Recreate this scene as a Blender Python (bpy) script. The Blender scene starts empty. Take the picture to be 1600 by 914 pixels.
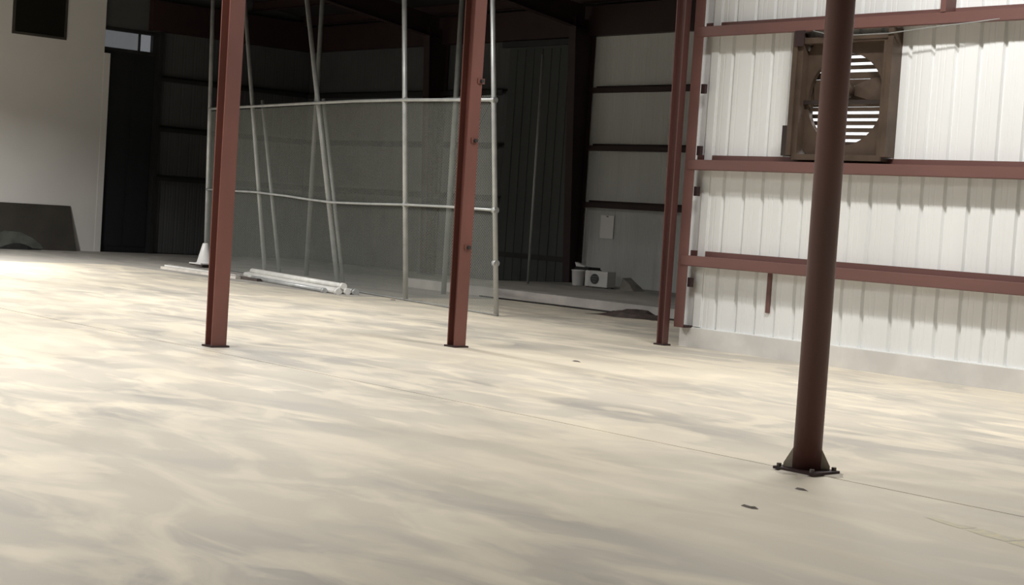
import bpy, bmesh, math, random
from mathutils import Vector, Matrix
random.seed(7)
S = bpy.context.scene
C = S.collection

# ------------------------------------------------------------------ camera
F = 2500.0                                   # focal length in pixels of the 1600 px frame
def unit(v): return v.normalized()
vx = unit(Vector((-1420 - 800, -(192 - 457), -F)))          # direction of the right wall (-X)
hy = 192 + .065 * (800 + 1420)
up = unit(Vector((0, -(hy - 457), -F)).cross(vx))
if up.y < 0: up = -up
axX = -vx; axY = up.cross(axX)
Rm = Matrix((axX, axY, up))                                  # camera vector -> world vector
cd = bpy.data.cameras.new('camera'); cam = bpy.data.objects.new('camera', cd); C.objects.link(cam)
cd.sensor_width = 36; cd.lens = 36 * F / 1600; cd.clip_end = 300; cd.clip_start = .05
cam.matrix_world = Matrix.Translation((0, 0, 1.55)) @ Rm.to_4x4()
S.camera = cam

# ------------------------------------------------------------------ world, lights, exposure
w = bpy.data.worlds.new('world'); S.world = w; w.use_nodes = True
bg = w.node_tree.nodes['Background']; bg.inputs[0].default_value = (.93, .97, 1, 1); bg.inputs[1].default_value = 3.2
S.view_settings.view_transform = 'Standard'; S.view_settings.look = 'None'
S.view_settings.exposure = 0.0; S.view_settings.gamma = 1.0; S.view_settings.use_curve_mapping = False

def lamp(x, y, z, power, size=.55, long_=None, spread=150, col=(1, .985, .96)):
    l = bpy.data.lights.new('hall_and_fill_lamp', 'AREA'); l.shape = 'RECTANGLE' if long_ else 'DISK'; l.size = long_ or size
    if long_: l.size_y = size
    l.energy = power; l.color = col; l.spread = math.radians(spread)
    o = bpy.data.objects.new('hall_and_fill_lamp', l); C.objects.link(o); o.location = (x, y, z)
LAMPS = [(-9.0, 12.6, 7.0, 400, .35, 3.6), (-14.5, 5.2, 7.0, 370, .35, 3.6), (-22.5, 6.5, 7.0, 330, .35, 3.6), (-11.0, .8, 7.0, 540, .35, 3.6),  # includes unseen fill lamps added for the foreground floor and the annex
         (-29.6, 10.0, 5.7, 1080), (-19.5, 12.2, 6.8, 400, .35, 3.6), (-.5, 12.4, 7.0, 170, .35, 3.6)]
for a in LAMPS: lamp(*a)

# ------------------------------------------------------------------ materials
def mat(name, col, rough=.6, metal=0., var=.12, scale=3., col2=None, bump=0., stretch=(1, 1, 1), spec=.5, lo=.35, hi=.68, detail=5):
    m = bpy.data.materials.new(name); m.use_nodes = True
    nt = m.node_tree; N = nt.nodes; L = nt.links; b = N['Principled BSDF']
    b.inputs['Roughness'].default_value = rough; b.inputs['Metallic'].default_value = metal
    b.inputs['Specular IOR Level'].default_value = spec
    g = N.new('ShaderNodeNewGeometry'); mp = N.new('ShaderNodeMapping'); mp.inputs['Scale'].default_value = stretch
    L.new(g.outputs['Position'], mp.inputs['Vector'])
    n = N.new('ShaderNodeTexNoise'); n.inputs['Scale'].default_value = scale; n.inputs['Detail'].default_value = detail
    L.new(mp.outputs[0], n.inputs['Vector'])
    r = N.new('ShaderNodeValToRGB'); r.color_ramp.elements[0].position = lo; r.color_ramp.elements[1].position = hi
    c2 = col2 or tuple(c * (1 - 2 * var) for c in col)
    r.color_ramp.elements[0].color = (*c2, 1); r.color_ramp.elements[1].color = (*col, 1)
    L.new(n.outputs['Fac'], r.inputs[0]); L.new(r.outputs[0], b.inputs['Base Color'])
    if bump:
        bn = N.new('ShaderNodeBump'); bn.inputs['Strength'].default_value = bump; bn.inputs['Distance'].default_value = .01
        L.new(n.outputs['Fac'], bn.inputs['Height']); L.new(bn.outputs[0], b.inputs['Normal'])
    return m

def concrete(name, cream, mid, grey, rough=.55):
    m = bpy.data.materials.new(name); m.use_nodes = True
    nt = m.node_tree; N = nt.nodes; L = nt.links; b = N['Principled BSDF']
    b.inputs['Specular IOR Level'].default_value = .35
    g = N.new('ShaderNodeNewGeometry')
    def noise(sc, stretch, detail, off, rot=0, dist=0.):
        mp = N.new('ShaderNodeMapping'); mp.inputs['Scale'].default_value = stretch; mp.inputs['Location'].default_value = off
        mp.inputs['Rotation'].default_value = (0, 0, rot)
        L.new(g.outputs['Position'], mp.inputs['Vector'])
        n = N.new('ShaderNodeTexNoise'); n.inputs['Scale'].default_value = sc; n.inputs['Detail'].default_value = detail
        n.inputs['Distortion'].default_value = dist
        L.new(mp.outputs[0], n.inputs['Vector']); return n
    def ramp(src, p0, p1):
        r = N.new('ShaderNodeMapRange'); r.inputs['From Min'].default_value = p0; r.inputs['From Max'].default_value = p1
        L.new(src.outputs[0], r.inputs['Value']); return r
    def mix(fac, a, c):
        x = N.new('ShaderNodeMix'); x.data_type = 'RGBA'
        L.new(fac.outputs[0], x.inputs['Factor'])
        for s, v in (('A', a), ('B', c)):
            i = [q for q in x.inputs if q.name == s and q.type == 'RGBA'][0]
            if isinstance(v, tuple): i.default_value = (*v, 1)
            else: L.new([q for q in v.outputs if q.type == 'RGBA'][0], i)
        return x
    big = ramp(noise(.42, (.6, 1.2, 1), 6, (3.1, 7.7, 0), .2, .8), .38, .64)        # wide worn and grey areas
    streak = ramp(noise(.8, (.5, 1.4, 1), 8, (11, 2, 0), .12, .9), .38, .70)      # streaks along the hall
    fine = ramp(noise(1.7, (.5, 1.5, 1), 7, (0, 0, 0), .15, .7), .52, .72)          # cream scuffs
    tiny = ramp(noise(14, (1, 1, 1), 4, (0, 0, 0)), .35, .75)
    patch = ramp(noise(1.25, (.65, 1.15, 1), 5, (5, 31, 0), .5, 1.2), .50, .60)     # scuffed patches with clear edges
    dull = ramp(noise(1.0, (.6, 1.2, 1), 6, (41, 9, 0), -.3, 1.0), .55, .66)
    for q in (patch, dull): q.inputs['To Max'].default_value = .55
    c1 = mix(big, grey, mid); c2 = mix(streak, c1, mid); c3 = mix(fine, c2, cream); c3 = mix(patch, c3, cream); c3 = mix(dull, c3, grey)
    big2 = ramp(noise(.25, (.6, 1, 1), 2, (1.5, 20, 0)), .45, .62)
    c4 = mix(big2, c3, cream)
    half = N.new('ShaderNodeMath'); half.operation = 'MULTIPLY'; half.inputs[1].default_value = .5
    L.new(tiny.outputs[0], half.inputs[0])
    x = N.new('ShaderNodeMix'); x.data_type = 'RGBA'; x.blend_type = 'MIX'; x.inputs['Factor'].default_value = .6
    ins = [q for q in x.inputs if q.type == 'RGBA']
    L.new([q for q in c3.outputs if q.type == 'RGBA'][0], ins[0]); L.new([q for q in c4.outputs if q.type == 'RGBA'][0], ins[1])
    L.new([q for q in x.outputs if q.type == 'RGBA'][0], b.inputs['Base Color'])
    rr = N.new('ShaderNodeMapRange'); rr.inputs['To Min'].default_value = rough - .12; rr.inputs['To Max'].default_value = rough + .12
    L.new(streak.outputs[0], rr.inputs['Value']); L.new(rr.outputs[0], b.inputs['Roughness'])
    bn = N.new('ShaderNodeBump'); bn.inputs['Strength'].default_value = .12; bn.inputs['Distance'].default_value = .004
    L.new(tiny.outputs[0], bn.inputs['Height']); L.new(bn.outputs[0], b.inputs['Normal'])
    return m

M = {
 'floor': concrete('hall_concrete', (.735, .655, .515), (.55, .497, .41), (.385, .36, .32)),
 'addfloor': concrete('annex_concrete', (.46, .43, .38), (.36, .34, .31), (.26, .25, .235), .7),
 'joint': mat('joint_filler', (.09, .085, .08), .9),
 'curb': mat('curb_concrete', (.72, .70, .665), .8, var=.08, scale=2.5, bump=.2),
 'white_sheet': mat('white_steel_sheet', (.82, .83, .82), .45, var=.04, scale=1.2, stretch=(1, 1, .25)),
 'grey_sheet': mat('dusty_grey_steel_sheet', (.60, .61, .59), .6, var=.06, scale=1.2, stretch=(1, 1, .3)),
 'shade_and_backing_sheet': mat('shade_and_backing_sheet', (.085, .086, .088), .7, var=.10, scale=1.0),  # deep shade of the left annex walls put into the colour; also hidden backing
 'black_door': mat('black_door', (.012, .013, .016), .6, var=.1),
 'green_door': mat('dark_green_door', (.05, .056, .054), .5, var=.15, scale=.9, stretch=(1, 1, .2)),
 'red': mat('red_oxide_steel', (.175, .064, .049), .5, var=.12, scale=2.2, stretch=(1, 1, .35)),
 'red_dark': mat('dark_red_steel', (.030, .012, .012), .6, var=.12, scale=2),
 'girt': mat('red_brown_girt', (.165, .078, .067), .55, var=.1, scale=2.0, stretch=(.3, 1, 1)),
 'roof': mat('dark_roof_deck', (.022, .017, .018), .8),
 'galv': mat('galvanized_pipe', (.50, .51, .50), .42, .35, var=.1, scale=5),
 'galv_dull': mat('dull_grey_pipe', (.30, .31, .30), .5, .2, var=.1, scale=5),
 'wire': mat('chain_link_wire', (.42, .44, .40), .5, .2, var=.05),
 'drywall': mat('white_painted_board', (.72, .70, .67), .85, var=.03, scale=.8),
 'hallwall': mat('pale_wall', (.6, .6, .58), .8),
 'yellow': mat('faded_yellow_paint', (.70, .62, .40), .7, var=.12, scale=14, col2=(.55, .50, .41)),
 'red_shade': mat('dark_red_shade', (.105, .042, .036), .5, var=.12, scale=2.2, stretch=(1, 1, .35)),  # red steel darkened in the colour for the columns' shaded faces
 'nosing': mat('worn_platform_edge', (.52, .49, .46), .8, var=.15, scale=1.5),
 'bronze': mat('brown_fan_steel', (.115, .080, .058), .4, .3, var=.15, scale=4),
 'bronze_dark': mat('dark_fan_steel', (.035, .024, .020), .5, .2, var=.1),
 'board': mat('dark_brown_board', (.058, .052, .043), .6, var=.15, scale=1.5),
 'board_wear': mat('greyed_board_wear', (.11, .115, .10), .7, var=.2, scale=4),
 'black': mat('black_rubber', (.02, .02, .02), .6),
 'white_plastic': mat('white_plastic', (.80, .79, .77), .4, var=.04),
 'offwhite': mat('off_white_enamel', (.70, .69, .66), .45, var=.05),
 'grille': mat('dark_grille', (.06, .06, .06), .6),
 'pvc': mat('white_pvc_pipe', (.78, .77, .73), .4, var=.08, scale=4),
 'timber': mat('grey_timber', (.30, .28, .25), .8, var=.15, scale=5),
 'pale_timber': mat('pale_timber', (.62, .58, .52), .8, var=.1, scale=5),
 'tarp': mat('dark_brown_tarp', (.085, .062, .055), .7, var=.2, scale=8),
 'paper': mat('paper', (.88, .87, .86), .8, var=.02),
 'grout': mat('pale_grout', (.52, .47, .39), .9, var=.1, scale=10),
 'chip': mat('dark_chip', (.16, .14, .12), .9),
 'glass_dark': mat('dark_window_glass', (.012, .011, .008), .3, var=.02),
}
def pane_mat(name, t):
    m = bpy.data.materials.new(name); m.use_nodes = True; N = m.node_tree.nodes; L = m.node_tree.links
    for n in list(N):
        if n.type == 'BSDF_PRINCIPLED': N.remove(n)
    out = [n for n in N if n.type == 'OUTPUT_MATERIAL'][0]
    tr = N.new('ShaderNodeBsdfTransparent'); tr.inputs[0].default_value = (t, t, t * 1.01, 1)
    df = N.new('ShaderNodeBsdfDiffuse'); df.inputs[0].default_value = (.3, .3, .3, 1)
    nz = N.new('ShaderNodeTexNoise'); nz.inputs['Scale'].default_value = 6
    mr = N.new('ShaderNodeMapRange'); mr.inputs['To Min'].default_value = .02; mr.inputs['To Max'].default_value = .14
    L.new(nz.outputs[0], mr.inputs[0])
    mx = N.new('ShaderNodeMixShader'); L.new(mr.outputs[0], mx.inputs[0]); L.new(tr.outputs[0], mx.inputs[1]); L.new(df.outputs[0], mx.inputs[2])
    L.new(mx.outputs[0], out.inputs[0]); return m
M['pane_dusty'] = pane_mat('dusty_pane', .2); M['pane_clear'] = pane_mat('clearer_pane', .24)

# ------------------------------------------------------------------ mesh helpers
class MB:
    def __init__(s): s.v = []; s.f = []
    def add(s, v, f):
        k = len(s.v); s.v += [tuple(p) for p in v]; s.f += [tuple(i + k for i in q) for q in f]; return s
    def box(s, x0, x1, y0, y1, z0, z1):
        return s.add([(x, y, z) for z in (z0, z1) for y in (y0, y1) for x in (x0, x1)],
                     [(0, 2, 3, 1), (4, 5, 7, 6), (0, 1, 5, 4), (2, 6, 7, 3), (0, 4, 6, 2), (1, 3, 7, 5)])
    def hexa(s, lo, hi):                                    # two quads of four points
        return s.add(list(lo) + list(hi), [(3, 2, 1, 0), (4, 5, 6, 7), (0, 1, 5, 4), (1, 2, 6, 5), (2, 3, 7, 6), (3, 0, 4, 7)])
    def tube(s, pts, r, n=10, closed_ends=True):
        pts = [Vector(p) for p in pts]; rs = r if isinstance(r, (list, tuple)) else [r] * len(pts)
        V = []; Fc = []
        for i, p in enumerate(pts):
            d = (pts[min(i + 1, len(pts) - 1)] - pts[max(i - 1, 0)]).normalized()
            a = Vector((0, 0, 1)) if abs(d.z) < .9 else Vector((1, 0, 0))
            u = d.cross(a).normalized(); v = d.cross(u)
            for k in range(n):
                t = 2 * math.pi * k / n; V.append(p + (u * math.cos(t) + v * math.sin(t)) * rs[i])
        for i in range(len(pts) - 1):
            for k in range(n):
                a, b = i * n + k, i * n + (k + 1) % n; Fc.append((a, b, b + n, a + n))
        if closed_ends: Fc.append(tuple(range(n))[::-1]); Fc.append(tuple(range(len(pts) * n - n, len(pts) * n)))
        return s.add(V, Fc)
    def lathe(s, prof, n=24):
        V = []; Fc = []
        for r, z in prof:
            for k in range(n):
                t = 2 * math.pi * k / n; V.append((r * math.cos(t), r * math.sin(t), z))
        for i in range(len(prof) - 1):
            for k in range(n):
                a, b = i * n + k, i * n + (k + 1) % n; Fc.append((a, b, b + n, a + n))
        Fc.append(tuple(range(n))[::-1]); Fc.append(tuple(range(len(prof) * n - n, len(prof) * n)))
        return s.add(V, Fc)
    def sweep(s, prof, p0, p1, axis):                       # open profile (thin sheet, given closed ring) extruded along an axis
        n = len(prof); V = []
        for e in (p0, p1):
            for a, b in prof: V.append((e, a, b) if axis == 'x' else ((a, e, b) if axis == 'y' else (a, b, e)))
        Fc = [(i, (i + 1) % n, (i + 1) % n + n, i + n) for i in range(n)] + [tuple(range(n))[::-1], tuple(range(n, 2 * n))]
        return s.add(V, Fc)
    def mesh(s, name, m, smooth=False):
        me = bpy.data.meshes.new(name); me.from_pydata(s.v, [], s.f)
        bm = bmesh.new(); bm.from_mesh(me); bmesh.ops.recalc_face_normals(bm, faces=bm.faces); bm.to_mesh(me); bm.free()
        me.materials.append(M[m] if isinstance(m, str) else m)
        if smooth:
            for p in me.polygons: p.use_smooth = len(p.vertices) == 4
        return me
    def build(s, name, m, parent=None, smooth=False, loc=None):
        o = bpy.data.objects.new(name, s.mesh(name, m, smooth)); C.objects.link(o)
        if parent: o.parent = parent
        if loc: o.location = loc
        return o
def link(name, me, parent=None, loc=(0, 0, 0), rot=(0, 0, 0)):
    o = bpy.data.objects.new(name, me); C.objects.link(o); o.parent = parent; o.location = loc; o.rotation_euler = rot; return o
def tag(o, label, cat, group=None):
    o['label'] = label; o['category'] = cat
    if group: o['group'] = group
    return o
def empty(name, loc=(0, 0, 0), rz=0):
    o = bpy.data.objects.new(name, None); C.objects.link(o); o.location = loc; o.rotation_euler = (0, 0, rz); o.empty_display_size = .2; return o
def thing(name, label, cat, loc=(0, 0, 0), rz=0, group=None): return tag(empty(name, loc, rz), label, cat, group)
def structure(o): o['kind'] = 'structure'; return o

XA0 = -14.02          # left end of the right wall
YA = 15.5             # inner plane of the right wall
YB = 24.5             # far wall of the dark annex
XC = -36.2            # end wall
XR, YK = 9.0, -12.0   # unseen right end and wall behind the camera

# ------------------------------------------------------------------ floor: slabs with open joints
fl = structure(MB().box(XC - .5, XR + .5, YK - .5, YB + .8, -.4, -.03).build('floor', 'joint'))
jx = [XC, -29.8, -22.0, -14.2, 1.4, XR]; jx = [XC, -30.2, -22.0, 1.4, XR]; jy = [YK, -6.5, .6, 8.4, 15.9]; g = .009
for i in range(len(jx) - 1):
    for k in range(len(jy) - 1):
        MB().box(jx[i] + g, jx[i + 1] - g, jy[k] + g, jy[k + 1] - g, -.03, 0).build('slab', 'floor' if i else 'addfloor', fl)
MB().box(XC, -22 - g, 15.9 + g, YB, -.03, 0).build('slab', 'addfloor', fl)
MB().box(-22 + g, -13.9, 15.9 + g, YB, -.03, 0).build('slab', 'floor', fl)
# remains of a yellow painted line, worn into patches
yl = MB()
for a, b, w0, w1, sh in ((0, .30, .03, .06, 0), (.33, .62, .07, .085, .01), (.64, 1.0, .085, .075, .0), (1.04, 1.5, .08, .05, -.01)):
    P0 = Vector((-5.08, 7.80, .0012)); dd = Vector((1.0, -.22, 0)); nn = Vector((.22, 1, 0))
    q = [P0 + dd * a + nn * (sh - w0), P0 + dd * (a + b) / 2 + nn * (sh - (w0 + w1) * .6), P0 + dd * b + nn * (sh - w1), P0 + dd * b + nn * (sh + w1), P0 + dd * ((a + b) / 2 + .03) + nn * (sh + w0 * .5), P0 + dd * a + nn * (sh + w0 * .8)]
    yl.add(q, [tuple(range(6))])
yl.build('painted_line', 'yellow', fl)
# raised concrete platform along the far wall
PH = .17
pf = structure(MB().box(-25.2, -14.0, 19.62, YB, 0, PH).build('trim_1', 'addfloor'))
MB().box(-25.2, -14.0, 19.55, 19.75, 0, PH + .006).build('platform_nosing', 'nosing', pf)

# ------------------------------------------------------------------ ribbed sheet panels
P = .305
def panel_mesh(width, z0, z1, m, first=.10, depth=.037):
    """ribbed steel sheet in x, facing -y, ribs pressed away from the room"""
    t = .002; line = [(0., 0.)]; x = first
    while x + .085 < width:
        line += [(x, 0), (x + .019, depth), (x + .043, depth), (x + .061, 0)]
        # two low stiffening beads in each flat
        for q in (.115, .185):
            if x + q + P * .2 < width: line += [(x + q + .0, 0), (x + q + .012, .004), (x + q + .024, 0)]
        x += P
    line.append((width, 0))
    prof = line + [(a, b + t) for a, b in reversed(line)]
    return MB().sweep(prof, z0, z1, 'z').mesh('panel', m)

# right wall ------------------------------------------------------
CURB = .25; TOP = 7.75
wr = structure(MB().box(XA0 - .02, XR, YA - .02, YA + .30, 0, CURB).build('wall_right', 'curb'))   # concrete stem wall
MB().box(XA0, XR, YA - .012, YA + .05, CURB, CURB + .012).build('base_flashing', 'white_sheet', wr)
FX0, FX1, FZ0, FZ1 = -12.37, -10.97, 2.42, 3.92     # fan opening
PW = 3 * P
full = panel_mesh(PW, CURB + .012, TOP, 'white_sheet')
x = FX1
while x < XR: link('panel', full, wr, (x, YA + .02, 0)); x += PW
x = FX0 - PW; link('panel', full, wr, (x, YA + .02, 0))
wl = x - XA0
link('panel', panel_mesh(wl, CURB + .012, TOP, 'white_sheet', .2), wr, (XA0, YA + .02, 0))
hw = (FX1 - FX0) / 2
lo_m = panel_mesh(hw, CURB + .012, FZ0, 'white_sheet'); hi_m = panel_mesh(hw, FZ1, TOP, 'white_sheet')
for k in range(2):
    link('panel', lo_m, wr, (FX0 + k * hw, YA + .02, 0)); link('panel', hi_m, wr, (FX0 + k * hw, YA + .02, 0))
MB().box(XA0, FX0, YA + .058, YA + .10, CURB, TOP).build('backing', 'shade_and_backing_sheet', wr)
MB().box(FX1, XR, YA + .058, YA + .10, CURB, TOP).build('backing', 'shade_and_backing_sheet', wr)
MB().box(FX0, FX1, YA + .058, YA + .10, CURB, FZ0).build('backing', 'shade_and_backing_sheet', wr)
MB().box(FX0, FX1, YA + .058, YA + .10, FZ1, TOP).build('backing', 'shade_and_backing_sheet', wr)
def zgirt(x0, x1, zc, y, m, parent, dep=.19, up_=.075, dn=.115, axis='x'):
    t = .006
    prof = [(y, zc + up_), (y - t, zc + up_), (y - t, zc + t), (y - dep, zc + t), (y - dep, zc - dn), (y - dep + .018, zc - dn - .012),
            (y - dep + .022, zc - dn - .006), (y - dep + t, zc - dn + .004), (y - dep + t, zc), (y, zc)]
    return MB().sweep(prof, x0, x1, axis).build('girt', m, parent)
for zc in (4.10, 2.405, 1.175, 5.8):
    zgirt(XA0 + .05, -6.2, zc, YA + .018, 'girt', wr); zgirt(-6.19, XR, zc, YA + .018, 'girt', wr)
# end jamb standing on the stem wall, with girt clips
jb = MB().box(-14.02, -13.86, 15.34, 15.355, CURB, TOP).box(-14.02, -14.005, 15.355, 15.48, CURB, TOP).build('jamb', 'girt', wr)
MB().box(-14.02, -13.84, 15.35, 15.5, CURB, CURB + .03).build('jamb_foot', 'red_dark', wr)
MB().box(-13.84, -13.72, YA + .0, YA + .018, CURB + .02, TOP).build('corner_trim', 'white_sheet', wr)
for z in (3.26, 2.47, 1.95, .78):
    MB().box(-13.87, -13.80, 15.38, 15.42, z, z + .12).build('clip', 'red_dark', wr)
# stud above the top girt, framed fan opening
MB().box(-10.35, -10.28, YA - .18, YA + .018, 4.11, 5.72).build('stud', 'girt', wr)
MB().box(FX0 - .02, FX0 + .05, YA - .17, YA + .018, 2.49, 3.97).build('stud', 'bronze', wr)
MB().box(FX1 - .05, FX1 + .02, YA - .17, YA + .018, 2.49, 3.97).build('stud', 'bronze', wr)
MB().box(FX0 - .10, FX0 - .0, YA - .16, YA + .01, 2.485, 2.85).build('clip', 'bronze_dark', wr)
MB().box(-12.36, -12.22, YA - .185, YA - .17, 3.80, 3.985).build('clip', 'red_dark', wr)
# rust streak strap on the lower sheet
MB().box(-12.66, -12.60, YA - .004, YA + .018, .55, 1.06).build('strap', 'girt', wr)

# annex walls ------------------------------------------------------
TB = 5.55
XF = -25.35
wb = structure(MB().box(XC - .2, -13.9, YB + .07, YB + .25, -.2, 6.6).build('wall_far', 'shade_and_backing_sheet'))
gm = panel_mesh(PW, PH, TB, 'grey_sheet', depth=.006); dm = panel_mesh(PW, .01, TB, 'shade_and_backing_sheet', depth=.004)  # left far-wall sheets carry the annex shade in their colour
x = XF
while x < -14.6: link('panel', gm, wb, (x, YB + .02, 0)); x += PW
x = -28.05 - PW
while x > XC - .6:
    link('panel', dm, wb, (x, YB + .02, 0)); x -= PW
BG = (4.42, 3.17, 1.94)
for zc in BG:
    zgirt(XF + .2, -14.0, zc, YB + .015, 'red_dark', wb, .16, .05, .10)
    zgirt(XC + .05, -28.1, zc, YB + .015, 'black', wb, .16, .05, .10)
MB().box(XC, -14.0, YB - .18, YB + .02, TB, 6.2).build('eave_beam', 'red_dark', wb)
# big dark sliding door in the far wall
d1 = structure(MB().box(-28.0, -25.7, YB - .06, YB + .0, .02, 5.4).build('door_1', 'green_door'))
for k in range(8): MB().box(-28.0 + .02 + k * .2875, -28.0 + .27 + k * .2875, YB - .072, YB - .06, .06, 5.34).build('plank', 'green_door', d1)
MB().box(-28.0, -25.7, YB - .09, YB - .06, .58, .70).build('rail', 'black', d1)
MB().box(-28.2, -25.5, YB - .14, YB - .05, 5.40, 5.53).build('track', 'black', d1)

# end wall: sheeted part with shade in its colour, doorway, white boarded part
YD = 18.62; YE = 19.92
wc = structure(MB().box(XC - .25, XC - .07, YE, YB + .2, -.2, 8).build('wall_end', 'shade_and_backing_sheet'))
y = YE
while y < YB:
    link('panel', panel_mesh(min(PW, YB - y), 0.02, TB, 'shade_and_backing_sheet', depth=.004), wc, (XC - .02, y, 0), (0, 0, math.pi / 2)); y += PW
for zc in BG:
    t = .006; prof = [(XC + .02, zc + .05), (XC + .02, zc), (XC + .16, zc), (XC + .16, zc - .1), (XC + .155, zc - .1), (XC + .155, zc - .006), (XC + .014, zc - .006), (XC + .014, zc + .05)]
    prof = [(a, b) for a, b in prof]
    MB().add([(a, e, b) for e in (YE, YB) for a, b in prof], [(i, (i + 1) % 8, (i + 1) % 8 + 8, i + 8) for i in range(8)]).build('girt', 'black', wc)
MB().box(XC, XC + .2, YE - .3, YB, TB, 6.3).build('eave_beam', 'red_dark', wc)
MB().box(XC - .1, XC + .12, YE - .02, YE + .08, 0, TB).build('door_post', 'black', wc)
wd = structure(MB().box(XC - .25, XC + .04, YK, 18.44, 0, 8).build('wall_left', 'drywall'))
MB().box(XC - .1, XC + .05, 18.44, 18.60, 0, 4.86).build('jamb', 'drywall', wd)
MB().box(XC - .25, XC - .07, 18.44, YE, 5.5, 8).build('lintel_panel', 'shade_and_backing_sheet', wc)
d2 = structure(MB().box(XC - .16, XC - .08, 18.44, YE, -.1, 4.95).build('door_2', 'black_door'))
for k in range(2): MB().box(XC - .08, XC - .06, 18.66 + k * .64, 19.22 + k * .64, .15, 4.8).build('door_leaf', 'black_door', d2)
# daylight strip of panes over the black door
w1 = structure(MB().box(XC - .16, XC - .02, 18.44, YE, 4.95, 5.02).box(XC - .16, XC - .02, 18.44, YE, 5.44, 5.5)
               .box(XC - .16, XC - .02, 19.78, YE, 5.02, 5.44).box(XC - .13, XC - .05, 19.42, 19.45, 5.02, 5.44).build('window_1', 'black'))
MB().box(XC - .10, XC - .095, 18.40, 19.42, 5.0, 5.46).build('pane', 'pane_dusty', w1)
MB().box(XC - .10, XC - .095, 19.45, 19.80, 5.0, 5.46).build('pane', 'pane_clear', w1)
# dark window high on the white wall
w2 = structure(MB().box(XC + .03, XC + .06, 16.12, 17.36, 5.10, 6.35).build('window_2', 'glass_dark'))
fr = MB()
for a in ((16.06, 17.42, 5.04, 5.10), (16.06, 17.42, 6.35, 6.41), (16.06, 16.12, 5.10, 6.35), (17.36, 17.42, 5.10, 6.35)):
    fr.box(XC + .03, XC + .08, a[0], a[1], a[2], a[3])
fr.build('window_frame', 'board', w2)

# unseen hall walls, roof -----------------------------------------
structure(MB().box(XC - .25, XR + .3, YK - .2, YK, 0, 9).build('wall_back', 'hallwall'))
structure(MB().box(XR, XR + .2, YK, YA + .3, 0, 9).build('wall_side', 'hallwall'))
structure(MB().box(-13.98, -13.9, YA + .1, YB + .25, -.1, 8).build('wall_annex', 'white_sheet'))  # unseen; outside made white to brighten the daylight in the fan slits
MB().box(-14.0, -13.98, YA + .31, YB + .05, 0, 6.3).build('shade_liner', 'shade_and_backing_sheet', bpy.data.objects['wall_annex'])  # unseen dark sheet added to keep the annex interior dim
ce = MB()
def rz_(y): return 6.38 + (YB + .3 - y) * 1.92 / 14.8
for xa, xb, ya in ((XC - .3, -13.9, YB + .3), (-13.9, XR + .3, 15.75)):
    q = [(xa, ya, rz_(ya)), (xb, ya, rz_(ya)), (xb, 10, 8.3), (xa, 10, 8.3)]
    ce.hexa(q, [(a, b, c + .12) for a, b, c in q])
ce.box(XC - .3, XR + .3, YK - .2, 10, 8.3, 8.42)
ce = structure(ce.build('ceiling', 'roof'))
def roofz(y): return 6.38 + (YB + .3 - y) * 1.92 / 14.8
pm = None
for y in (24.1, 22.6, 21.1, 19.6, 18.1, 16.6):
    z = roofz(y)
    MB().box(XC, -14.0, y - .006, y + .006, z - .26, z - .02).box(XC, -14.0, y - .07, y, z - .266, z - .258).build('purlin', 'red_dark', ce)
for xx in (XF, -30.4, -14.2, -20.0):
    z0, z1 = roofz(YB - .3) - .27, roofz(15.6) - .27
    dpt = .42
    MB().hexa([(xx - .008, YB - .3, z0 - dpt - .1), (xx + .008, YB - .3, z0 - dpt - .1), (xx + .008, 15.6, z1 - dpt), (xx - .008, 15.6, z1 - dpt)],
              [(xx - .008, YB - .3, z0), (xx + .008, YB - .3, z0), (xx + .008, 15.6, z1), (xx - .008, 15.6, z1)]) \
        .hexa([(xx - .1, YB - .3, z0 - dpt - .112), (xx + .1, YB - .3, z0 - dpt - .112), (xx + .1, 15.6, z1 - dpt - .012), (xx - .1, 15.6, z1 - dpt - .012)],
              [(xx - .1, YB - .3, z0 - dpt - .1), (xx + .1, YB - .3, z0 - dpt - .1), (xx + .1, 15.6, z1 - dpt), (xx - .1, 15.6, z1 - dpt)]).build('rafter', 'red_dark', ce)

# ------------------------------------------------------------------ steel columns
def icolumn(name, label, x, y, w, d0, d1, H, group, m='red', z0=0., bolts=(), lean=0.):
    """I-section, flanges facing +-X (width w in Y), depth growing from d0 to d1 at the top"""
    t = thing(name, label, 'column', (x, y, z0), 0, group); tf = .016
    xr = .0
    for s in (0, 1):
        if s: lo = [(xr - tf, -w / 2, .02), (xr, -w / 2, .02), (xr, w / 2, .02), (xr - tf, w / 2, .02)]; off = 0
        else: lo = [(xr - d0, -w / 2, .02), (xr - d0 + tf, -w / 2, .02), (xr - d0 + tf, w / 2, .02), (xr - d0, w / 2, .02)]; off = -(d1 - d0)
        hi = [(a + off + lean, b, H) for a, b, c in lo]
        MB().hexa(lo, hi).build('flange', m, t)
    lo = [(xr - d0 + tf, -.006, .02), (xr - tf, -.006, .02), (xr - tf, .006, .02), (xr - d0 + tf, .006, .02)]
    hi = [(xr - d1 + tf + lean, -.006, H), (xr - tf + lean, -.006, H), (xr - tf + lean, .006, H), (xr - d1 + tf + lean, .006, H)]
    MB().hexa(lo, hi).build('web', m, t)
    MB().box(xr - d0 - .03, xr + .03, -w / 2 - .02, w / 2 + .02, 0, .02).build('base_plate', 'red_dark', t)
    for bz, by in bolts:
        b = MB().box(xr + 0, xr + .012, by - .05, by + .05, bz - .03, bz + .03).build('clip', 'red', t)
        MB().tube([(xr + .012, by, bz), (xr + .04, by, bz)], .022, 8).build('bolt', 'black', b)
    return t
gc = 'tapered red steel columns in a row across the floor'
icolumn('steel_column', 'red tapered steel column standing in front of the leaning fence poles and white cone', -14.22, 8.70, .175, .13, .22, 7.6, gc)
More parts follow.
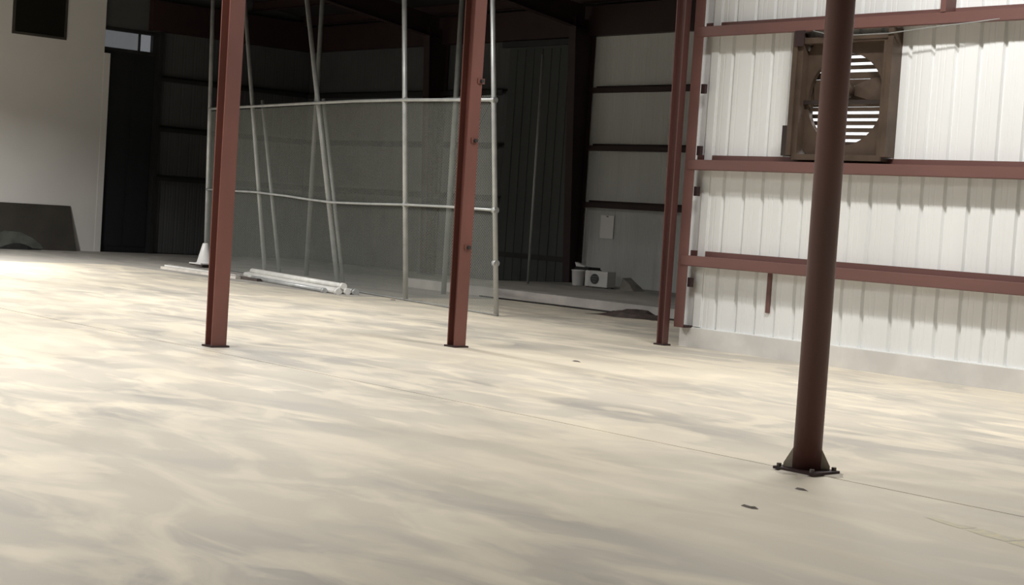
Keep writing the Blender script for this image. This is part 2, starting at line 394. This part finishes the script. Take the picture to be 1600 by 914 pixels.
icolumn('steel_column', 'red tapered steel column with bolted clips at the right end of the wire fence', -14.02, 11.76, .165, .135, .24, 7.6, gc,
        bolts=((2.37, .02), (1.15, .02), (3.05, .06)))
icolumn('steel_column', 'dark red steel column at the end of the white ribbed wall', -14.06, 15.25, .10, .115, .20, 7.2, gc, m='red_shade')
# pipe column in the foreground
fc = thing('pipe_column', 'dark red round steel pipe column standing in front of the wall fan', 'column', (-6.44, 8.42, 0))
MB().tube([(0, 0, .02), (0, 0, 8.2)], .093, 28).build('shaft', 'red_shade', fc, True)
MB().box(-.165, .165, -.14, .14, .006, .024).build('base_plate', 'red_dark', fc)
for a in (0, 2):
    ca, sa = math.cos(a * math.pi / 2 + .66), math.sin(a * math.pi / 2 + .66)
    gq = MB(); n = (-sa * .005, ca * .005); r0, r1 = .085, .15
    tri = [(r0, .024), (r1, .024), (r1, .05), (r0, .17)]
    V = [(ca * r + s * n[0], sa * r + s * n[1], z) for s in (-1, 1) for r, z in tri]
    gq.add(V, [(3, 2, 1, 0), (4, 5, 6, 7), (0, 1, 5, 4), (1, 2, 6, 5), (2, 3, 7, 6), (3, 0, 4, 7)]).build('gusset', 'grout', fc)
for sx in (-1, 1):
    for sy in (-1, 1): MB().tube([(sx * .135, sy * .115, .024), (sx * .135, sy * .115, .045)], .016, 8).build('anchor_bolt', 'chip', fc)
gr = MB(); 
V = []; 
for k in range(20):
    t = 2 * math.pi * k / 20; r = .22 + .04 * math.sin(3 * t) + .03 * math.sin(7 * t + 1); V.append((r * math.cos(t) * 1.05, r * math.sin(t) * .9, 0))
V2 = [(a * .9, b * .9, .008) for a, b, c in V]
gr.add(V + V2, [(k, (k + 1) % 20, (k + 1) % 20 + 20, k + 20) for k in range(20)] + [tuple(range(20, 40))]).build('grout_pad', 'grout', fc)
# dark frame columns against the far wall of the annex
gf = 'dark frame columns of the annex'
for xx, lb in ((XF, 'dark red frame column in shadow between the grey sheeting and dark door'), (-30.4, 'dark red frame column seen through the wire fence on far wall')):
    t = thing('frame_column', lb, 'column', (xx, YB - .02, 0), 0, gf); H = 5.9
    for y0, y1 in ((-.30, -.62), (0, 0)):
        lo = [(-.11, y0 - .014, 0), (.11, y0 - .014, 0), (.11, y0, 0), (-.11, y0, 0)]
        hi = [(a, b + (y1 - y0), H) for a, b, c in lo]; lo = [(a, b, .02) for a, b, c in lo]
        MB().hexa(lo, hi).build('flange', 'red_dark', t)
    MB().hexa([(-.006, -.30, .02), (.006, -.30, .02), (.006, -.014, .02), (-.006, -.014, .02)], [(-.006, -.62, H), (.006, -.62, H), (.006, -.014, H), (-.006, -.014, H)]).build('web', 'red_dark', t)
    MB().box(-.16, .16, -.36, 0, 0, .02).build('base_plate', 'black', t)

# ------------------------------------------------------------------ wall fan
fan = thing('wall_fan', 'square brown exhaust fan with louvre slats set in the white ribbed wall', 'fan', ((FX0 + FX1) / 2, YA, (FZ0 + FZ1) / 2))
W2, H2 = (FX1 - FX0) / 2 - .05, (FZ1 - FZ0) / 2 - .02
hs = MB(); d = .12
for a in ((-W2, W2, H2 - .07, H2), (-W2, W2, -H2, -H2 + .07), (-W2, -W2 + .07, -H2 + .07, H2 - .07), (W2 - .07, W2, -H2 + .07, H2 - .07)):
    hs.box(a[0], a[1], -.14, d, a[2], a[3])
hs.build('housing', 'bronze', fan)
# orifice panel: square sheet with round hole
R = .545; n = 48; V = []; Fc = []
iw, ih = W2 - .07, H2 - .07
for k in range(n):
    t = 2 * math.pi * k / n; c_, s_ = math.cos(t), math.sin(t); q = 1 / max(abs(c_) / iw, abs(s_) / ih)
    V += [(R * c_, -.03, R * s_), (q * c_, -.03, q * s_), (R * c_, .03, R * s_), (q * c_, -.022, q * s_)]
for k in range(n):
    a, b = 4 * k, 4 * ((k + 1) % n); Fc += [(a, b, b + 1, a + 1), (a + 2, a, b, b + 2)[::-1], (a + 2, a + 3, b + 3, b + 2)]
MB().add(V, Fc).build('orifice_panel', 'bronze', fan)
# louvre slats with daylight between them
ns = 16; pit = 2 * (H2 - .07) / ns
for k in range(ns):
    zc = -H2 + .07 + (k + .5) * pit
    gap = .034 if k not in (7, 8, 9, 10, 11) else .004
    MB().hexa([(-iw, .085, zc - pit / 2 + gap), (iw, .085, zc - pit / 2 + gap), (iw, .092, zc - pit / 2 + gap), (-iw, .092, zc - pit / 2 + gap)],
              [(-iw, .078, zc + pit / 2), (iw, .078, zc + pit / 2), (iw, .085, zc + pit / 2), (-iw, .085, zc + pit / 2)]).build('slat', 'bronze', fan)
for xx in (-.09, iw - .02, -iw + .02): MB().box(xx - .018, xx + .018, .066, .078, -ih, ih).build('mullion', 'bronze', fan)
# motor, bracket, blades
mt = MB().tube([(0, -.13, .11), (0, -.11, .11), (0, .01, .11), (0, .03, .11)], [.07, .10, .10, .07], 20).build('motor', 'bronze', fan, True)
MB().box(-W2 + .05, W2 - .05, -.07, -.05, -.06, -.01).build('motor_bracket', 'bronze_dark', fan)
MB().tube([(0, .03, .11), (0, .055, .11)], .08, 16).build('hub', 'bronze_dark', fan)
for k in range(2):
    a = k * math.pi + .04; ca, sa = math.cos(a), math.sin(a); bl = MB(); V = []
    for s in (0, 1):
        for r, wd_, tw in ((.07, .06, .6), (.3, .13, .42), (.52, .15, .3)):
            for e in (-1, 1):
                u = e * wd_; yy = .045 + e * wd_ * math.sin(tw) * .22 + s * .004
                V.append((r * ca - u * sa, yy, .11 + r * sa + u * ca))
    Fc = [(0, 1, 3, 2), (2, 3, 5, 4), (6, 8, 9, 7), (8, 10, 11, 9), (0, 2, 8, 6), (2, 4, 10, 8), (1, 7, 9, 3), (3, 9, 11, 5), (0, 6, 7, 1), (4, 5, 11, 10)]
    bl.add(V, Fc).build('blade', 'bronze', fan)
# conduit looping from the fan under the top girt
cdt = MB().tube([(-12.1, 15.330, 3.978), (-11.9, 15.318, 3.93), (-11.6, 15.315, 3.90), (-11.0, 15.315, 3.90), (-10.5, 15.318, 3.94), (-9.9, 15.330, 3.978), (-9.6, 15.333, 4.0)], .007, 8).build('cable', 'galv_dull', None, True)
tag(cdt, 'thin grey cable running along the girt above the brown fan', 'cable')

# ------------------------------------------------------------------ chain-link fence
G0 = Vector((-18.32, 16.05, 0)); G1 = Vector((-21.23, 16.56, 0)); gd = (G1 - G0).normalized()
fn = Vector((gd.y, -gd.x, 0));  fn = fn if fn.y < 0 else -fn           # towards the hall
def fp(s, z, off=0.): return tuple(G0 + gd * s + fn * off + Vector((0, 0, z)))
fence = thing('chain_link_fence', 'tall galvanized chain-link fence on leaning pipe posts in front of the dark annex', 'fence', tuple(G0))
def fq(s, z, off=0.): return tuple(Vector(fp(s, z, off)) - G0)
def lean(s0, s1, z1, H): return s0 + (s1 - s0) * H / z1
for s0, s1, z1, r, nm in ((.0, .708, 4.85, .040, 'post'), (2.96, 3.674, 5.09, .044, 'post'), (12.3, 12.74, 5.81, .045, 'post')):
    H = 6.85
    MB().tube([fq(s0, 0), fq(lean(s0, s1, z1, H), H)], r, 12).build('post', 'galv', fence, True)
def postx(z): return .0 + .708 * z / 4.85
rail_t = [(-.02 + .43, 3.30), (1.9, 3.34), (3.45, 3.38), (5.3, 3.41), (7.15, 3.42), (9, 3.425), (11.0, 3.43), (12.55, 3.43)]
rail_m = [(.16, 1.61), (1.7, 1.62), (3.17, 1.61), (4.6, 1.585), (6.04, 1.57), (7.1, 1.60), (8.1, 1.64), (9.7, 1.68), (11.1, 1.68), (12.43, 1.68)]
MB().tube([fq(s, z, .03) for s, z in rail_t], .028, 10).build('top_rail', 'galv', fence, True)
MB().tube([fq(s, z, .03) for s, z in rail_m], .022, 10).build('middle_rail', 'galv', fence, True)
MB().tube([fq(-.05, .02, .01), fq(3, .02, .01), fq(12.35, .02, .01)], .012, 8).build('bottom_wire', 'galv_dull', fence, True)
for s, z in ((postx(3.3), 3.30), (postx(1.61), 1.61), (3.43, 3.38), (3.18, 1.61), (.12, .8)):
    MB().tube([fq(s - .04, z, .0), fq(s + .04, z, .0)], .052, 12).build('clamp', 'galv', fence, True)
# woven wire: crossing diagonals
mesh = MB(); L_, Hm = 12.35, 3.38; st = .052; r = .0017
def wire(s0, z0, s1, z1, off):
    a = Vector(fq(s0 + .708 * z0 / 4.85 * (1 - s0 / 12.35 * .4), z0, off)); b = Vector(fq(s1 + .708 * z1 / 4.85 * (1 - s1 / 12.35 * .4), z1, off))
    d_ = (b - a).normalized(); u = d_.cross(fn).normalized() * r; v = fn * r
    mesh.add([a + u, a + v, a - u, a - v, b + u, b + v, b - u, b - v], [(0, 1, 5, 4), (1, 2, 6, 5), (2, 3, 7, 6), (3, 0, 4, 7)])
k = -Hm
while k < L_:
    for sg in (1, -1):
        # line s = k + z (sg=1) or s = k + Hm - z
        z0, z1 = max(0.02, -k), min(Hm, L_ - k)
        if z1 > z0:
            if sg == 1: wire(k + z0, z0, k + z1, z1, -.003)
            else: wire(k + z0, Hm - z0 if z0 > .03 else Hm, k + z1, max(Hm - z1, .02), .003)
    k += st
mo = mesh.build('wire_mesh', 'wire', fence); mo['kind'] = 'stuff'

# loose poles leaning through the fence
def pole(pts, r, label, m='galv', group=None):
    o = MB().tube(pts, r, 12).build('steel_pole', m, None, True); tag(o, label, 'pole', group)
    return o
def pl(s0, s1, z0, z1, off0, off1, H, r, label, m='galv'):
    a = Vector(fp(s0 - (s1 - s0) * z0 / (z1 - z0), 0.0, off0)); b = Vector(fp(s1 + (s1 - s0) * (H - z1) / (z1 - z0), H, off1))
    return pole([a, b], r, label, m)
pl(5.85, 7.87, .22, 5.42, -.08, -.06, 6.7, .046, 'thick grey pole leaning well over beside the sagging middle of the fence')
pl(5.77, 6.85, .22, 3.37, -.16, -.08, 3.50, .034, 'shorter grey pole leaning on the top rail beside the thick leaning pole', 'galv_dull')
pl(9.2, 11.06, .08, 5.68, -.08, -.06, 6.6, .042, 'long grey pole leaning out behind the tapered column near the white cone')
pl(8.66, 9.8, .12, 3.44, -.16, -.08, 3.55, .036, 'short grey pole leaning on the fence rail beside the long leaning pole', 'galv_dull')
pole([(-28.07, 19.2, 0), (-28.07, 19.2, 6.75)], .05, 'upright dull pole behind the fence where the leaning poles cross', 'galv_dull')
pole([(-23.1, 18.9, 0), (-23.1, 18.9, 6.75)], .05, 'upright dull pole behind the fence beside the red clipped column', 'galv_dull')
pole([(-24.2, 22.0, PH), (-24.2, 22.0, 4.85)], .026, 'thin dull pole standing in front of the dark sliding door', 'galv_dull')

# ------------------------------------------------------------------ things lying on the floor
gp = 'white pipes in the bundle along the fence'
pd = Vector((-27.1, 17.16, 0)) - Vector((-22.5, 16.27, 0)); pdn = pd.normalized(); pn = Vector((-pdn.y, pdn.x, 0)); pn = pn if pn.y < 0 else -pn
bundle = [(0, 0, 0, 1, .05, 'pvc'), (.11, 0, .1, .97, .05, 'pvc'), (.22, 0, -.08, .86, .045, 'pvc'), (.32, 0, .25, .78, .04, 'galv'), (.055, 1, .05, .93, .05, 'pvc'), (-.11, 0, -.1, .8, .05, 'galv')]
lbs = ['longest white pipe on the floor at the foot of the fence', 'white pipe in the middle of the floor bundle by fence',
       'white pipe at the front of the floor bundle by fence', 'thin grey pipe lying loose in front of the white bundle',
       'white pipe lying on top of the others in the bundle', 'grey pipe lying at the back of the white bundle']
for (o_, lv, a, b, r, m), lb in zip(bundle, lbs):
    z = r + lv * .085
    p0 = Vector((-22.5, 16.27, z)) + pn * o_ + pdn * a; p1 = Vector((-22.5, 16.27, z)) + pn * o_ + pd * b
    q = thing('floor_pipe', lb, 'pipe', (p0.x, p0.y, 0), 0, None)
    MB().tube([(0, 0, z), tuple(p1 - Vector((p0.x, p0.y, 0)))], r, 12).build('tube', m, q, True)
    e = pdn * .09
    MB().tube([tuple(Vector((0, 0, z)) - e * .1), tuple(Vector((0, 0, z)) + e)], r * 1.16, 12).build('coupling', m, q, True)
lp = [((-29.1, 16.40), (-26.2, 16.38), .14, .05, 'pale_timber', 'pale board lying flat nearest the tapered column'),
      ((-30.3, 17.25), (-27.0, 16.75), .16, .05, 'timber', 'grey weathered board lying behind the pale board by the column'),
      ((-29.6, 16.75), (-26.5, 16.55), .10, .06, 'pvc', 'white plank lying between two floor boards by the column'),
      ((-27.4, 16.5), (-25.6, 16.45), .09, .05, 'tarp', 'dark short board lying beside the tapered column and white bundle'),
      ((-31.2, 18.35), (-29.6, 18.0), .22, .07, 'tarp', 'dark board lying under the white cone')]
for (a, b, wd_, th, m, lb) in lp:
    a = Vector((*a, 0)); b = Vector((*b, 0)); d_ = (b - a).normalized(); nn = Vector((-d_.y, d_.x, 0)) * wd_ / 2
    q = MB().hexa([a - nn, b - nn, b + nn, a + nn], [v + Vector((0, 0, th)) for v in (a - nn, b - nn, b + nn, a + nn)]).build('floor_board', m)
    tag(q, lb, 'board')
cn = thing('floor_cone', 'white cone standing behind the tapered red column beside the fence', 'cone', (-30.14, 17.97, .07))
MB().lathe([(.20, .0), (.20, .02), (.185, .035), (.17, .04), (.07, .42), (.06, .45), (.03, .455)], 24).build('body', 'white_plastic', cn, True)
MB().box(-.24, .24, -.24, .24, 0, .025).build('base', 'white_plastic', cn)

# dark board leaning on the white wall
lb_ = thing('leaning_board', 'wide dark brown board leaning against the white wall', 'board', (XC + .04, 15.0, 0))
MB().hexa([(.20, -.6, 0), (.23, -.6, 0), (.23, 2.86, 0), (.20, 2.86, 0)], [(.005, -.6, 1.08), (.035, -.6, 1.08), (.035, 2.74, 1.08), (.005, 2.74, 1.08)]).build('panel', 'board', lb_)
sc = MB(); V = []
prof = [(.55, .03), (.7, .26), (1.05, .42), (1.45, .40), (1.75, .27), (1.95, .12), (2.0, .03)]
V = [(.2355 - .195 * z / 1.08, y, z) for y, z in prof]
sc.add(V, [tuple(range(len(V)))]).add([(a + .004, b, c) for a, b, c in V], [tuple(range(len(V)))]).build('scuffed_patch', 'board_wear', lb_)
sk = MB()
for k in range(7):
    t = k / 6; sk.v.append((.0, -.75 + 1.0 * t, 0)); sk.v.append((.22, -.75 + 1.0 * t, 0)); sk.v.append((.11, -.75 + 1.0 * t, .02 + .13 * math.sin(math.pi * min(1, t * 1.15)) * (1 if t < .87 else .3)))
for k in range(6):
    a = 3 * k; sk.f += [(a, a + 3, a + 5, a + 2), (a + 1, a + 2, a + 5, a + 4), (a, a + 1, a + 4, a + 3)]
sk.f += [(0, 2, 1), (18, 19, 20)]
so = sk.build('crumpled_sack', 'black', None, False, (XC + .30, 16.6, 0)); tag(so, 'small black sack on the floor in front of the brown board', 'sack')

# bucket, box, paper, heap, cable in the annex
bk = thing('white_bucket', 'small white bucket on the platform beside the white appliance', 'bucket', (-24.13, 23.35, PH))
MB().lathe([(.105, 0), (.115, .01), (.14, .30), (.148, .305), (.148, .33), (.135, .33), (.13, .30), (.10, .02)], 24).build('body', 'white_plastic', bk, True)
MB().tube([(.15 * math.cos(t), .15 * math.sin(t), .31 - .12 * math.sin(t)) for t in [math.pi * k / 10 for k in range(11)]], .005, 6).build('handle', 'galv', bk, True)
ap = thing('white_appliance', 'white box-shaped appliance with a dark round grille on the platform', 'appliance', (-23.52, 23.40, PH), .15)
ab = MB().box(-.29, .29, -.15, .15, .015, .345).build('body', 'offwhite', ap)
bv = ab.modifiers.new('bevel', 'BEVEL'); bv.width = .015; bv.segments = 2
MB().tube([(-.03, -.165, .18), (-.03, -.15, .18)], .105, 24).build('grille', 'grille', ap)
for k in range(3): MB().tube([(-.03 - .03 * (k + 1), -.170, .18), (-.03 + .03 * (k + 1), -.170, .18)], .006, 6).build('grille_bar', 'galv_dull', ap, loc=(0, 0, (k - 1) * .05))
for sx in (-1, 1):
    for sy in (-1, 1): MB().box(sx * .24 - .025, sx * .24 + .025, sy * .11 - .02, sy * .11 + .02, 0, .016).build('foot', 'black', ap)
sb = MB().hexa([(-22.85, 23.3, PH), (-22.55, 23.4, PH), (-22.55, 23.75, PH), (-22.9, 23.7, PH)], [(-22.85, 23.36, PH + .25), (-22.7, 23.42, PH + .14), (-22.66, 23.6, PH + .14), (-22.86, 23.62, PH + .26)]).build('shade_lump', 'timber')  # solid lump put in for a patch of shade beside the appliance
tag(sb, 'low grey lump standing in for the shade beside the white appliance', 'shade')
rd = MB().box(-24.62, -24.22, 23.72, 24.08, PH, PH + .38)
for k in range(3): rd.box(-24.64, -24.20, 23.70, 24.10, PH + .06 + k * .12, PH + .10 + k * .12)
tag(rd.build('dark_crate', 'black'), 'black crate standing behind the white bucket', 'crate')
sp = MB().hexa([(-24.66, 23.78, PH + .382), (-24.40, 23.78, PH + .382), (-24.40, 23.88, PH + .382), (-24.66, 23.88, PH + .382)],
               [(-24.70, 23.78, PH + .47), (-24.40, 23.78, PH + .40), (-24.40, 23.88, PH + .40), (-24.70, 23.88, PH + .47)])
tag(sp.build('white_scrap', 'white_plastic'), 'small white scrap resting on top of the black crate', 'scrap')
nt_ = thing('paper_notice', 'pale paper notice fixed to the grey sheeting above the appliance', 'notice', (-24.52, YB - .012, 1.18))
MB().box(-.20, .20, 0, .006, 0, .5).build('sheet', 'paper', nt_)
MB().box(-.03, .03, -.004, 0, .46, .49).build('tape', 'timber', nt_)
hp = MB(); V = []; nx, ny = 14, 6
for i in range(nx + 1):
    for j in range(ny + 1):
        u, v = i / nx, j / ny; e = math.sin(math.pi * u) * math.sin(math.pi * v)
        V.append((-19.0 + 1.25 * u + .08 * math.sin(5 * v), 18.6 + .66 * v + .25 * u + .08 * math.sin(9 * u), .004 + e * (.08 + .09 * random.random())))
hp.add(V, [(i * (ny + 1) + j, (i + 1) * (ny + 1) + j, (i + 1) * (ny + 1) + j + 1, i * (ny + 1) + j + 1) for i in range(nx) for j in range(ny)])
ho = hp.build('crumpled_tarp', 'tarp', None, False); tag(ho, 'crumpled dark brown tarp on the floor beside the platform edge', 'tarp')
so_ = ho.modifiers.new('solidify', 'SOLIDIFY'); so_.thickness = .004
cb = MB().tube([(-22.6, 19.36, .014), (-21, 19.40, .014), (-19.6, 19.44, .014), (-18.2, 19.45, .014), (-17.0, 19.40, .014), (-16.2, 19.3, .014)], .014, 8).build('floor_cable', 'black', None, True)
tag(cb, 'black cable lying along the foot of the pale platform edge', 'cable')
# small chips of debris on the open floor
for i, (x, y, r, lb) in enumerate(((-5.72, 6.99, .06, 'flat dark chip on the floor farther out from the pipe column'), (-6.0, 7.80, .05, 'dark chip of debris lying close to the pipe column base'),
                                   (-12.52, 12.17, .06, 'small dark chip on the floor between the tapered columns and white wall'), (-21.3, 16.35, .07, 'dark lump on the floor under the fence post'))):
    V = [(r * (1 + .35 * math.sin(k * 2.3 + i)) * math.cos(k * math.pi / 4) * 1.0, r * .4 * (1 + .3 * math.cos(k * 1.7 + i)) * math.sin(k * math.pi / 4), 0) for k in range(8)]
    T = [(a * .6, b * .6, r * .16 * (1 + .3 * math.sin(k * 2))) for k, (a, b, c) in enumerate(V)]
    o = MB().add(V + T, [(k, (k + 1) % 8, (k + 1) % 8 + 8, k + 8) for k in range(8)] + [tuple(range(8, 16)), tuple(range(8))[::-1]]).build('debris_chip', 'chip', None, False, (x, y, 0))
    tag(o, lb, 'debris')
